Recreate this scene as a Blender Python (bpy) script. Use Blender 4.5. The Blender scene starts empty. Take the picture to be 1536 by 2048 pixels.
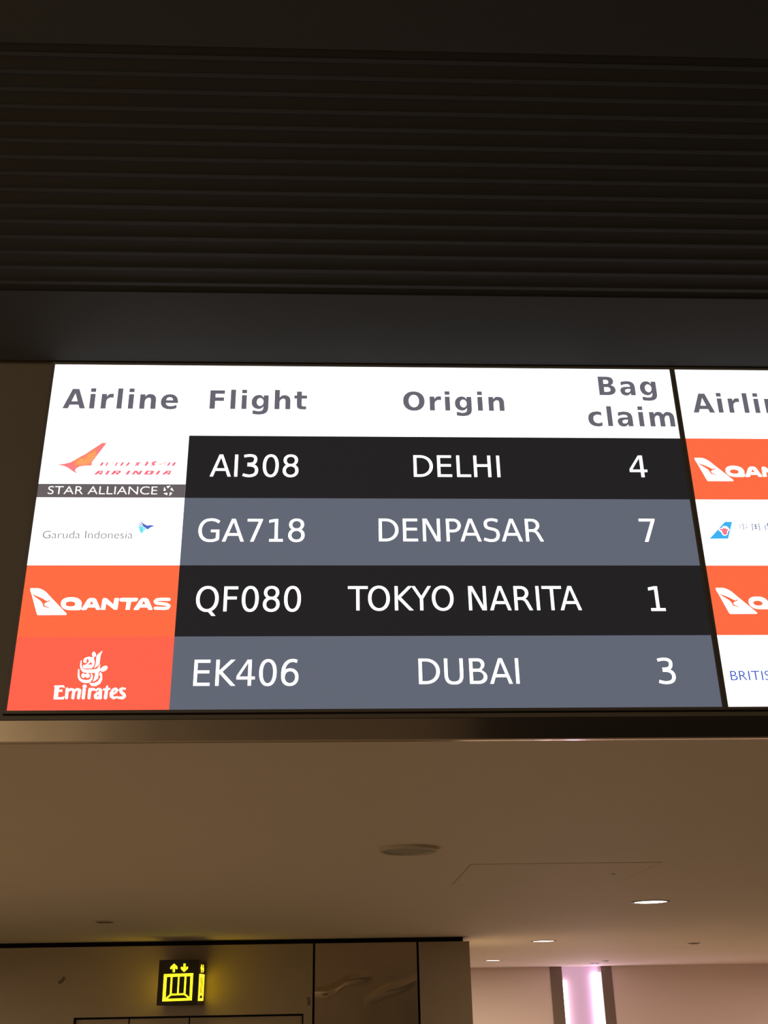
import bpy, bmesh, math
from mathutils import Vector, Matrix
from mathutils.geometry import tessellate_polygon

# ------------------------------------------------------------------ scene / camera
S = bpy.context.scene
COL = S.collection
CAMZ = 2.15                                   # raised phone: height of the lens above the floor
F = 2090.0                                    # focal length in pixels of the 1536 x 2048 frame
CX, CY = 768.0, 1024.0

def _homography(src, dst):
    import numpy as np
    A = []
    for (x, y), (u, v) in zip(src, dst):
        A.append([x, y, 1, 0, 0, 0, -u*x, -u*y, -u]); A.append([0, 0, 0, x, y, 1, -v*x, -v*y, -v])
    return np.linalg.svd(np.array(A))[2][-1].reshape(3, 3)

def solve_camera():
    """camera axes from the four corners of the (upright) flight display"""
    import numpy as np
    h = _homography([(0, 0), (16/9, 0), (16/9, -1), (0, -1)], [(110.6, 730.6), (1338, 738), (1444, 1412), (13, 1424)])
    M = np.linalg.inv(np.array([[F, 0, CX], [0, F, CY], [0, 0, 1]])) @ h
    if M[2, 2] < 0: M = -M
    a, b = M[:, 0], M[:, 1]
    up = b/np.linalg.norm(b); right = a - up*(a @ up); right /= np.linalg.norm(right)
    fwd = np.cross(up, right)
    if fwd[2] < 0: fwd = -fwd
    # columns: world X, Y, Z seen in the (x right, y down, z forward) camera frame
    return Vector(right), Vector(fwd), Vector(up)
WX, WY, WZ = solve_camera()
def ray(px, py):
    v = Vector(((px-CX)/F, (py-CY)/F, 1.0))
    return Vector((v.dot(WX), v.dot(WY), v.dot(WZ)))
ORIGIN = Vector((0, 0, CAMZ))
cam_data = bpy.data.cameras.new('camera'); cam = bpy.data.objects.new('camera', cam_data); COL.objects.link(cam)
cam_data.sensor_fit = 'VERTICAL'; cam_data.sensor_height = 32.0; cam_data.lens = F*32.0/2048.0
cam_data.clip_start = 0.05; cam_data.clip_end = 200
xa = Vector((WX.x, WY.x, WZ.x)); ya = -Vector((WX.y, WY.y, WZ.y)); za = -Vector((WX.z, WY.z, WZ.z))
m = Matrix((xa, ya, za)).transposed().to_4x4(); m.translation = ORIGIN
cam.matrix_world = m
S.camera = cam

# ------------------------------------------------------------------ light, exposure
S.view_settings.view_transform = 'Standard'; S.view_settings.look = 'None'
S.view_settings.exposure = 0.0; S.view_settings.gamma = 1.0
try: S.view_settings.use_curve_mapping = False
except Exception: pass
WORLD_COL, WORLD_STR = (1.0, 0.77, 0.53), 0.165
SCREEN_WHITE = 1.9
DOWNLIGHT_W = 36.0
ADDED_LAMPS = [  # added unseen lamps to brighten ceiling, far wall and rear wall: place, watts, size
    ((-4.2, 3.0, 2.45), 74.0, 0.3), ((-4.6, 3.9, 2.45), 44.0, 0.3), ((-5.2, -4.4, 5.6), 170.0, 0.5), ((6.6, 11.2, 2.45), 85.0, 0.3)]
LED_STR = 9.0
SIGN_STR = 3.8
w = bpy.data.worlds.new('hall_ambience'); S.world = w; w.use_nodes = True
bg = w.node_tree.nodes['Background']; bg.inputs[0].default_value = (*WORLD_COL, 1); bg.inputs[1].default_value = WORLD_STR

for i, (loc, watt, size) in enumerate(ADDED_LAMPS):
    ld = bpy.data.lights.new('added_lamp', 'AREA'); ld.shape = 'DISK'; ld.size = size; ld.energy = watt; ld.color = (1.0, 0.70, 0.60) if loc[1] > 9 else (1.0, 0.78, 0.52)
    lo = bpy.data.objects.new('added_lamp', ld); COL.objects.link(lo); lo.location = loc

# ------------------------------------------------------------------ places: the planes everything stands on
def unit_scale():
    a, b = ray(0, 0), ray(0, 0)
    l, r = ray(13, 1424), ray(1444, 1412)
    return 1.2176/(r.x/r.y - l.x/l.y)
D = unit_scale()                              # distance of the display wall (55 inch screen = 1.2176 m wide)
def on_y(px, py, Y):
    r = ray(px, py); return ORIGIN + r*(Y/r.y)
def scr(px, py):
    p = on_y(px, py, D); return (p.x, p.z)
H = on_y(768, 1479, D).z                      # ceiling height
def on_ceil(px, py, z=None):
    r = ray(px, py); return ORIGIN + r*(((H if z is None else z)-CAMZ)/r.z)
YF = 0.5*(on_ceil(60, 1888.5).y + on_ceil(880, 1870.5).y)      # lift wall
FW0, FW1 = on_ceil(945, 1935.5), on_ceil(1530, 1927.5)          # foot of the far wall's ceiling line
WDIR = (FW1-FW0); WDIR.z = 0; WDIR.normalize()
WN = Vector((WDIR.y, -WDIR.x, 0))                                # far wall normal, towards us
def on_far(px, py, off=0.0):
    r = ray(px, py); p0 = FW0 + WN*off
    return ORIGIN + r*((p0-ORIGIN).dot(WN)/r.dot(WN))
print('D %.3f H %.3f (cam %.2f) YF %.3f far %.2f..%.2f' % (D, H, CAMZ, YF, FW0.y, FW1.y), FW0, FW1)

# ------------------------------------------------------------------ materials
def srgb(r, g, b):
    def c(v):
        v /= 255.0
        return v/12.92 if v <= 0.04045 else ((v+0.055)/1.055)**2.4
    return (c(r), c(g), c(b))
def mat(name, col, rough=0.6, metal=0.0, noise=0.0, nscale=6.0, bump=0.0, bscale=40.0, spec=0.5, stretch=None):
    M = bpy.data.materials.new(name); M.use_nodes = True
    N, L = M.node_tree.nodes, M.node_tree.links
    P = N['Principled BSDF']
    P.inputs['Base Color'].default_value = (*col, 1); P.inputs['Roughness'].default_value = rough
    P.inputs['Metallic'].default_value = metal; P.inputs['Specular IOR Level'].default_value = spec
    tc = N.new('ShaderNodeTexCoord'); mp = N.new('ShaderNodeMapping'); L.new(tc.outputs['Object'], mp.inputs[0])
    if stretch: mp.inputs['Scale'].default_value = stretch
    if noise:
        n = N.new('ShaderNodeTexNoise'); n.inputs['Scale'].default_value = nscale; n.inputs['Detail'].default_value = 4
        L.new(mp.outputs[0], n.inputs['Vector'])
        r = N.new('ShaderNodeMapRange'); r.inputs[3].default_value = 1-noise; r.inputs[4].default_value = 1+noise
        L.new(n.outputs[0], r.inputs[0])
        mx = N.new('ShaderNodeVectorMath'); mx.operation = 'SCALE'; mx.inputs[0].default_value = col
        L.new(r.outputs[0], mx.inputs['Scale']); L.new(mx.outputs[0], P.inputs['Base Color'])
    if bump:
        n = N.new('ShaderNodeTexNoise'); n.inputs['Scale'].default_value = bscale; n.inputs['Detail'].default_value = 2
        L.new(mp.outputs[0], n.inputs['Vector'])
        b = N.new('ShaderNodeBump'); b.inputs['Strength'].default_value = bump; b.inputs['Distance'].default_value = 0.02
        L.new(n.outputs[0], b.inputs['Height']); L.new(b.outputs[0], P.inputs['Normal'])
    return M
def emit(name, col, strength=1.0, sample=True):
    M = bpy.data.materials.new(name); M.use_nodes = True
    N, L = M.node_tree.nodes, M.node_tree.links
    P = N['Principled BSDF']; P.inputs['Base Color'].default_value = (0.01, 0.01, 0.01, 1); P.inputs['Roughness'].default_value = 0.5
    P.inputs['Specular IOR Level'].default_value = 0.1
    P.inputs['Emission Color'].default_value = (*col, 1); P.inputs['Emission Strength'].default_value = strength
    if not sample: M.cycles.emission_sampling = 'NONE'
    return M

M_ceiling = mat('ceiling_paint', (0.72, 0.66, 0.56), 0.75, noise=0.02, nscale=3, bump=0.03, bscale=60)
M_soffit = mat('dark_soffit_paint', (0.032, 0.035, 0.039), 0.6, noise=0.08, nscale=5)
M_bulk = mat('dark_bulkhead_laminate', (0.14, 0.118, 0.09), 0.55, noise=0.06, nscale=7)
M_bezel = mat('dark_bezel_plastic', (0.10, 0.092, 0.085), 0.45)
M_steel = mat('brushed_steel', (0.60, 0.54, 0.47), 0.14, 1.0, noise=0.05, nscale=4, bump=0.06, bscale=5, stretch=(1, 1, 0.4))
M_fascia = mat('bronze_wall_panel', (0.39, 0.325, 0.245), 0.45, 0.35, noise=0.05, nscale=9)
M_fascia_g = mat('glossy_bronze_wall_panel', (0.52, 0.43, 0.32), 0.20, 0.92, noise=0.05, nscale=9, bump=0.35, bscale=1.6)
M_gap = mat('black_shadow_gap', (0.008, 0.008, 0.008), 0.9)
M_far = mat('far_wall_paint', (0.80, 0.69, 0.67), 0.8, noise=0.02, nscale=2)
M_pilaster = mat('brown_pilaster', (0.20, 0.16, 0.13), 0.5, noise=0.05, nscale=6)
M_glow_panel = emit('lit_acrylic_column', (0.70, 0.40, 0.54), 0.70)
M_glow_panel.node_tree.nodes['Principled BSDF'].inputs['Base Color'].default_value = (0.25, 0.19, 0.23, 1)
M_led_a = emit('pink_white_light_strip', (1.0, 0.74, 0.80), LED_STR)
M_led_b = emit('violet_white_light_strip', (0.95, 0.62, 0.97), LED_STR*1.4)
M_floor = mat('stone_floor', (0.42, 0.35, 0.27), 0.35, noise=0.1, nscale=3)
M_wall_pale = mat('reflection_wall_pale', (0.80, 0.70, 0.56), 0.8, noise=0.03, nscale=3)  # added rear section that brightens the left of the steel strip
M_wall_dark = mat('reflection_wall_dark', (0.05, 0.045, 0.05), 0.5, noise=0.3, nscale=1.5)  # dark section added so the steel strip mirrors dark on the right
M_wall = mat('reflection_wall_brown', (0.45, 0.38, 0.30), 0.8, noise=0.03, nscale=3)
M_white_ring = mat('white_enamel', (0.55, 0.50, 0.42), 0.5)
M_dark_ring = mat('dark_reflector', (0.05, 0.04, 0.035), 0.4)
M_lamp = emit('warm_lamp', (1.0, 0.86, 0.62), 5.0)
M_grille = mat('speaker_mesh', (0.33, 0.33, 0.25), 0.7, noise=0.3, nscale=400)
M_seam = mat('panel_seam', (0.46, 0.41, 0.34), 0.9)
M_screw = mat('dark_screw', (0.05, 0.045, 0.04), 0.5, 0.5)
M_signbox = mat('sign_casing', (0.035, 0.030, 0.024), 0.5)
M_yellow = emit('yellow_sign_light', (1.0, 0.86, 0.012), SIGN_STR*0.7)
M_amber = emit('amber_sign_light', (1.0, 0.66, 0.015), SIGN_STR*1.35)
M_stain = mat('brown_scuff', (0.17, 0.135, 0.085), 0.8)
# picture on the screens
E_white = emit('screen_white', (1.0, 1.0, 1.0), SCREEN_WHITE)
E_glyph = emit('screen_glyph_white', (1.0, 1.0, 1.0), 2.2, False)
E_head = emit('screen_heading_grey', srgb(104, 101, 112), 1.0, False)
E_black = emit('screen_row_black', srgb(33, 32, 34), 1.0)
E_slate = emit('screen_row_slate', srgb(98, 103, 117), 1.0)
E_orange = emit('screen_tile_orange', srgb(255, 108, 68), 1.0)
E_red = emit('screen_tile_red', srgb(255, 100, 76), 1.0)
E_band = emit('screen_band_grey', srgb(104, 96, 98), 1.0)
E_pink = emit('screen_emblem_pink', srgb(255, 128, 130), 1.0, False)
E_coral = emit('screen_lettering_coral', srgb(250, 112, 130), 1.0, False)
E_peach = emit('screen_emblem_peach', srgb(255, 178, 112), 1.0, False)
E_amber = emit('screen_emblem_amber', srgb(250, 150, 92), 1.0, False)
E_palegrey = emit('screen_lettering_pale', srgb(112, 110, 122), 1.0, False)
E_blue = emit('screen_emblem_blue', srgb(78, 104, 200), 1.0, False)
E_cyan = emit('screen_emblem_cyan', srgb(110, 228, 240), 1.0, False)
E_sky = emit('screen_emblem_sky', srgb(60, 178, 244), 1.0, False)
E_rose = emit('screen_emblem_rose', srgb(250, 120, 135), 1.0, False)
E_navy = emit('screen_lettering_blue', srgb(46, 84, 190), 1.0, False)
E_hanzi = emit('screen_lettering_slate', srgb(64, 80, 140), 1.0, False)

# ------------------------------------------------------------------ mesh helpers (world coordinates in, origin at the thing's base)
ORG = {}
def tag(o, label=None, cat=None, group=None, kind=None):
    if label: o['label'] = label
    if cat: o['category'] = cat
    if group: o['group'] = group
    if kind: o['kind'] = kind
    return o
def thing(name, label, cat, loc, group=None):
    o = bpy.data.objects.new(name, None); COL.objects.link(o); o.location = loc; o.empty_display_size = 0.05
    ORG[o.name] = Vector(loc)
    return tag(o, label, cat, group)
class MB:
    def __init__(s): s.v, s.f = [], []
    def add(s, vs, fs):
        n = len(s.v); s.v += [Vector(v) for v in vs]; s.f += [tuple(i+n for i in f) for f in fs]; return s
    def box(s, x0, x1, y0, y1, z0, z1):
        v = [(x, y, z) for z in (z0, z1) for y in (y0, y1) for x in (x0, x1)]
        return s.add(v, [(0, 2, 3, 1), (4, 5, 7, 6), (0, 1, 5, 4), (2, 6, 7, 3), (0, 4, 6, 2), (1, 3, 7, 5)])
    def obox(s, c, ax, ay, az):
        """box from corner c and three edge vectors"""
        v = [c + ax*i + ay*j + az*k for k in (0, 1) for j in (0, 1) for i in (0, 1)]
        return s.add(v, [(0, 2, 3, 1), (4, 5, 7, 6), (0, 1, 5, 4), (2, 6, 7, 3), (0, 4, 6, 2), (1, 3, 7, 5)])
    def poly(s, loops, to3):
        """flat polygon (first loop outer, the others holes); to3 maps a 2-D point to the place"""
        flat = [p for l in loops for p in l]
        tri = tessellate_polygon([[Vector((p[0], p[1], 0)) for p in l] for l in loops])
        return s.add([to3(p) for p in flat], [tuple(t) for t in tri])
    def stroke(s, pts, wd, to3, cap=True):
        """round-capped pen line through 2-D points"""
        pts = [Vector((p[0], p[1])) for p in pts]
        ws = wd if isinstance(wd, (list, tuple)) else [wd]*len(pts)
        for (a, b, wa, wb) in zip(pts, pts[1:], ws, ws[1:]):
            d = (b-a)
            if d.length < 1e-9: continue
            n = Vector((-d.y, d.x)).normalized()
            q = [a+n*wa/2, b+n*wb/2, b-n*wb/2, a-n*wa/2]
            s.add([to3(p) for p in q], [(0, 1, 2, 3)])
        for i, (p, wv) in enumerate(zip(pts, ws)):
            if not cap and i in (0, len(pts)-1): continue
            s.disc2(p, wv/2, wv/2, to3, 14)
        return s
    def disc2(s, c, rx, ry, to3, n=24, rot=0.0):
        cr, sr = math.cos(rot), math.sin(rot)
        pts = []
        for k in range(n):
            x, y = rx*math.cos(2*math.pi*k/n), ry*math.sin(2*math.pi*k/n)
            pts.append((c[0]+x*cr-y*sr, c[1]+x*sr+y*cr))
        return s.add([to3(p) for p in pts], [tuple(range(n))])
    def lathe(s, prof, c, n=48):
        """(radius, z) profile turned about the vertical through c"""
        b = []
        for (r, z) in prof:
            b += [(c[0]+r*math.cos(2*math.pi*k/n), c[1]+r*math.sin(2*math.pi*k/n), c[2]+z) for k in range(n)]
        fs = []
        for i in range(len(prof)-1):
            for k in range(n):
                k2 = (k+1) % n
                fs.append((i*n+k, i*n+k2, (i+1)*n+k2, (i+1)*n+k))
        return s.add(b, fs)
    def build(s, name, material, parent=None, smooth=False, bevel=0.0):
        me = bpy.data.meshes.new(name)
        org = ORG[parent.name] if parent else Vector((0, 0, 0))
        if not parent and s.v:
            lo = Vector((min(v.x for v in s.v), min(v.y for v in s.v), min(v.z for v in s.v)))
            hi = Vector((max(v.x for v in s.v), max(v.y for v in s.v), max(v.z for v in s.v)))
            org = Vector(((lo.x+hi.x)/2, (lo.y+hi.y)/2, lo.z))
        me.from_pydata([tuple(v-org) for v in s.v], [], s.f)
        me.update(); me.materials.append(material)
        bm = bmesh.new(); bm.from_mesh(me); bmesh.ops.recalc_face_normals(bm, faces=bm.faces); bm.to_mesh(me); bm.free()
        o = bpy.data.objects.new(name, me); COL.objects.link(o)
        if parent: o.parent = parent
        else: o.location = org
        ORG[o.name] = org
        if smooth:
            for p in me.polygons: p.use_smooth = True
        if bevel:
            b = o.modifiers.new('edge', 'BEVEL'); b.width = bevel; b.segments = 2; b.limit_method = 'ANGLE'
        return o
def struct(o): o['kind'] = 'structure'; return o

# ------------------------------------------------------------------ the setting
XL, XR = -7.0, 12.0
BACK = -6.0
# display bulkhead: boxes around the opening that holds the two screens
SX0, SX1 = scr(13, 1424)[0], scr(1444, 1412)[0]
SX0 = (scr(110.6, 730.6)[0]+scr(13, 1424)[0])/2; SX1 = (scr(1338, 738)[0]+scr(1444, 1412)[0])/2
SZ0 = (scr(13, 1424)[1]+scr(1444, 1412)[1])/2; SZ1 = (scr(110.6, 730.6)[1]+scr(1338, 738)[1])/2
PITCH = (scr(1347, 738)[0]+scr(1457, 1409.5)[0])/2 - SX0
BZ = (PITCH-(SX1-SX0))/2 - 0.0003               # bezel
OX0, OX1 = SX0-BZ-0.002, SX0+PITCH+(SX1-SX0)+BZ+0.002
OZ0, OZ1 = SZ0-BZ-0.002, SZ1+BZ+0.002
TZ1 = on_y(768, 1435.5, D).z                   # top of the steel strip
wall_front = MB()
FY = D+0.004
wall_front.box(XL, OX0, FY, FY+0.25, TZ1, SZ1+0.10)
wall_front.box(OX1, XR, FY, FY+0.25, TZ1, SZ1+0.10)
wall_front.box(OX0, OX1, FY, FY+0.25, TZ1, OZ0)
wall_front.box(OX0, OX1, FY, FY+0.25, OZ1, SZ1+0.10)
wall_front.box(OX0, OX1, FY+0.10, FY+0.25, OZ0, OZ1)
struct(wall_front.build('wall_front', M_bulk))
trim = MB().box(XL, XR, D-0.002, D+0.010, H-0.002, TZ1)
struct(trim.build('trim_1', M_steel, bevel=0.002))
# unseen rear wall, added in pale, brown and dark parts for the strip's reflection
def mirror_x(px): r = ray(px, 1458); return r.x/r.y*(2*D-BACK)
rear = [(XL-4, mirror_x(215), M_wall_pale, 'wall_added_pale'), (mirror_x(215), mirror_x(930), M_wall, 'wall_added'), (mirror_x(930), XR, M_wall_dark, 'wall_added_dark')]
for a, b, mm, nm in rear: struct(MB().box(a, b, BACK-0.2, BACK, 0.0, 6.0).build(nm, mm))
# sloping dark soffit over the screens, ribbed across the middle
SLOPE = math.radians(39)
p0 = on_y(724, 726, D-0.004)
sd = Vector((0, -math.cos(SLOPE), math.sin(SLOPE)))            # up the slope, towards us
sn = Vector((0, -math.sin(SLOPE), -math.cos(SLOPE)))           # out of the slope, down at us
def on_slope(px, py):
    r = ray(px, py); p = ORIGIN + r*((p0-ORIGIN).dot(sn)/r.dot(sn)); return (p-p0).dot(sd)
rib_px = [107, 142, 177, 212, 246, 280, 314, 346.5, 379, 411, 442, 472.5, 503, 534, 565]
ribs = [on_slope(20, y) for y in rib_px]
pitch = (ribs[0]-ribs[-1])/(len(ribs)-1)
s_lo, s_hi = ribs[-1]-0.55*pitch, ribs[0]+0.62*pitch
s_end = 4.2
prof = [(0.0, 0.0), (s_lo, 0.0), (s_lo, -0.007)]
for k in range(len(ribs)-1, -1, -1):
    c = ribs[-1] + pitch*(len(ribs)-1-k)
    prof += [(c-0.16*pitch, -0.007), (c-0.10*pitch, -0.001), (c+0.10*pitch, -0.001), (c+0.16*pitch, -0.007)]
prof += [(s_hi, -0.007), (s_hi, 0.0), (s_end, 0.0)]
sof = MB()
pts = [p0 + sd*a + sn*b for a, b in prof]
top = [p0 + sn*-0.15, p0 + sd*s_end + sn*-0.15]
ring = pts + [top[1], top[0]]
n = len(ring)
sof.add([Vector((XL, p.y, p.z)) for p in ring]+[Vector((XR, p.y, p.z)) for p in ring],
        [(i, (i+1) % n, n+(i+1) % n, n+i) for i in range(n)])
sof.poly([[(p.y, p.z) for p in ring]], lambda q: Vector((XL, q[0], q[1])))
sof.poly([[(p.y, p.z) for p in ring]], lambda q: Vector((XR, q[0], q[1])))
struct(sof.build('ceiling_front', M_soffit))
# pale ceiling behind the displays
cl = MB().box(XL, 34, D+0.010, 48, H, TZ1-0.002)
struct(cl.build('ceiling', M_ceiling))
fl = MB().box(XL, 34, BACK, 48, -0.15, 0.0)
struct(fl.build('floor', M_floor))

struct(MB().box(XL, 0.9, 4.5, YF+0.2, 0.0, 0.006).build('floor_bounce_absorber', mat('dark_bounce_absorber', (0.022, 0.02, 0.018), 0.8, noise=0.1, nscale=8)))  # unseen dark slab, added to cut floor bounce onto the ceiling by the lift wall
# lift wall: bronze panels over a dark backing, a shadow gap under the ceiling, lift door below
def fx(px, py): return on_y(px, py, YF).x
x_end = on_y(942, 1960, YF).x
GAPZ = on_y(500, 1889, YF).z                    # bottom of the shadow gap
seam1 = (fx(627.5, 1890)+fx(627.5, 2030))/2; seam2 = (fx(835, 1885)+fx(839, 2040))/2
door_l = fx(147, 2037); door_r = fx(607, 2026); door_z = (on_y(147, 2037, YF).z+on_y(607, 2026, YF).z)/2
G = 0.007
wl = MB()
wl.box(XL, seam1-G, YF, YF+0.03, door_z, GAPZ)
wl.box(XL, door_l, YF, YF+0.03, 0.0, door_z)
wl.box(door_r, seam1-G, YF, YF+0.03, 0.0, door_z)
wl.box(seam2+G, x_end, YF, YF+0.03, 0.0, GAPZ)
wl.box(x_end-0.03, x_end, YF+0.03, YF+3.0, 0.0, GAPZ)
wo = struct(wl.build('wall_lift', M_fascia))
mid = MB()
nx, nz = 130, 360                                   # sheet with a slight waviness
creases = [([(625, 1985), (655, 1983), (672, 1975), (690, 1962), (715, 1956), (745, 1953)], 0.011, 0.020), ([(728, 2006), (770, 1983), (800, 1975), (840, 1957)], 0.006, 0.020)]
creases = [([on_y(a, b, YF) for a, b in p], h_, w_) for p, h_, w_ in creases]
def crease(x, z):
    o = 0.0
    for p, h_, w_ in creases:
        for a, b in zip(p, p[1:]):
            if a.x <= x < b.x:
                t = (x-a.x)/(b.x-a.x); zc = a.z+(b.z-a.z)*t
                fade = min(1.0, (p[-1].x-x)/(0.6*(p[-1].x-p[0].x)), 0.25+(x-p[0].x)/0.10 if p[0].x < seam1 else (x-p[0].x)/0.14)
                o += h_*fade*math.exp(-((z-zc)/w_)**2)
    return o
for i in range(nx+1):
    for k in range(nz+1):
        x = seam1+G + (seam2-seam1-2*G)*i/nx; z = GAPZ*k/nz
        mid.v.append(Vector((x, YF-crease(x, z), z)))
for i in range(nx):
    for k in range(nz): mid.f.append((i*(nz+1)+k, (i+1)*(nz+1)+k, (i+1)*(nz+1)+k+1, i*(nz+1)+k+1))
mo = struct(mid.build('wall_lift_panel', M_fascia_g, None, True))
bk = MB().box(XL, x_end-0.035, YF+0.05, YF+0.25, 0.0, H)
struct(bk.build('wall_lift_backing', M_gap))
door = MB()
dm1 = fx(257, 2033); dm2 = fx(378, 2030)
for a, b in ((door_l+0.01, dm1-0.004), (dm1+0.004, dm2-0.004), (dm2+0.004, door_r-0.01)):
    door.box(a, b, YF+0.035, YF+0.05, 0.0, door_z-0.012)
struct(door.build('door_1', M_fascia))

# far wall with the lit column niche
def fpt(px, py, off=0.0):
    p = on_far(px, py, off); return p
UPV = Vector((0, 0, 1))
def wall_s(px, py): return (on_far(px, py)-FW0).dot(WDIR)
cL0 = (wall_s(1099.4, 1937)+wall_s(1107.5, 2048))/2; cL1 = (wall_s(1122.8, 1933)+wall_s(1131.6, 2048))/2
cR0 = (wall_s(1200.3, 1934)+wall_s(1211.5, 2048))/2; cR1 = (wall_s(1222.5, 1934)+wall_s(1232.3, 2048))/2
def slab(mb, s0, s1, o0, o1, z0=0.0, z1=None):
    z1 = H if z1 is None else z1
    c = FW0 + WDIR*s0 + WN*o0; c.z = z0
    return mb.obox(c, WDIR*(s1-s0), WN*(o1-o0), Vector((0, 0, z1-z0)))
fw = MB(); slab(fw, -14, cL0, -0.2, 0.0); slab(fw, cR1, 22, -0.2, 0.0); slab(fw, cL0, cR1, -0.6, -0.45)
struct(fw.build('wall_back', M_far))
lc_loc = FW0 + WDIR*((cL0+cR1)/2); lc_loc.z = 0
lc = thing('light_column', 'tall glowing pink column between two brown strips on the far wall', 'wall light', lc_loc)
pn = MB()
ns = 16; wv = cR0-cL1
for k in range(ns+1):
    t = k/ns; o = -0.075 + 0.03*math.sin(math.pi*t)
    c = FW0 + WDIR*(cL1+wv*t) + WN*o
    pn.v += [Vector((c.x, c.y, 0.05)), Vector((c.x, c.y, H-0.002))]
for k in range(ns): pn.f.append((2*k, 2*k+2, 2*k+3, 2*k+1))
for k in range(ns+1):
    t = k/ns; c = FW0 + WDIR*(cL1+wv*t) + WN*-0.12
    pn.v += [Vector((c.x, c.y, 0.05)), Vector((c.x, c.y, H-0.002))]
q = 2*(ns+1)
for k in range(ns): pn.f.append((q+2*k, q+2*k+1, q+2*k+3, q+2*k+2))
pn.f += [(0, 1, q+1, q), (2*ns, q+2*ns, q+2*ns+1, 2*ns+1)]
pn.build('diffuser_panel', M_glow_panel, lc, True)
for a, b in ((cL0, cL1), (cR0, cR1)):
    slab(MB(), a, b, -0.44, 0.012, 0.0, H-0.001).build('side_strip', M_pilaster, lc, bevel=0.004)
e1 = slab(MB(), cL1+0.002, cL1+0.055, -0.055, -0.012, 0.05, H-0.15).build('light_tube', M_led_a, lc)
e2 = slab(MB(), cR0-0.10, cR0-0.002, -0.055, -0.012, 0.05, H-0.07).build('light_tube', M_led_b, lc)

# ------------------------------------------------------------------ flight displays
def layer(k): return D - 0.0004*k
def plane(k):
    y = layer(k); return lambda p: Vector((p[0], y, p[1]))
def px_plane(k, x0, y0, f, dx=0.0, dz=0.0):
    """place zoomed-photo coordinates on the screen"""
    y = layer(k)
    def to3(p):
        a = scr(x0+p[0]/f, y0+p[1]/f); return Vector((a[0]+dx, y, a[1]+dz))
    return to3
# ------------------------------------------------------------------ lettering: outlines of a humanist screen sans, 2048 units to the em
def ell(cx, cy, rx, ry, n=44, e=2.0):
    out = []
    for k in range(n):
        c, s = math.cos(2*math.pi*k/n), math.sin(2*math.pi*k/n)
        out.append((cx+rx*math.copysign(abs(c)**(2/e), c), cy+ry*math.copysign(abs(s)**(2/e), s)))
    return out
def bow(xs, x1, y0, y1, n=16, e=2.1):
    """half oval bulging right from (xs, y1) to (xs, y0)"""
    cy, ry = (y0+y1)/2, (y1-y0)/2; out = []
    for k in range(n+1):
        a = math.pi/2 - math.pi*k/n; c, s = math.cos(a), math.sin(a)
        out.append((xs+(x1-xs)*abs(c)**(2/e), cy+ry*math.copysign(abs(s)**(2/e), s)))
    return out
def smooth(pts, n=6):
    """spline through the points of an open spine"""
    P = [Vector(p) for p in pts]; P = [P[0]*2-P[1]]+P+[P[-1]*2-P[-2]]; out = []
    for i in range(1, len(P)-2):
        for k in range(n):
            t = k/n; a, b, c, d = P[i-1:i+3]
            out.append(0.5*((2*b)+(c-a)*t+(2*a-5*b+4*c-d)*t*t+(3*b-a-3*c+d)*t**3))
    out.append(P[-2]); return out
def pen(pts, w0, w1=None):
    """outline of a spine with butt ends; width w0 where it runs upright, w1 where it runs level"""
    w1 = w0 if w1 is None else w1
    P = smooth(pts); L, R = [], []
    for i, p in enumerate(P):
        d = (P[min(i+1, len(P)-1)]-P[max(i-1, 0)]).normalized(); nrm = Vector((-d.y, d.x))
        w = w0*abs(d.y)+w1*(1-abs(d.y))
        L.append(p+nrm*w/2); R.append(p-nrm*w/2)
    return [tuple(v) for v in L]+[tuple(v) for v in reversed(R)]
def box(x0, x1, y0, y1): return [(x0, y0), (x1, y0), (x1, y1), (x0, y1)]
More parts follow.
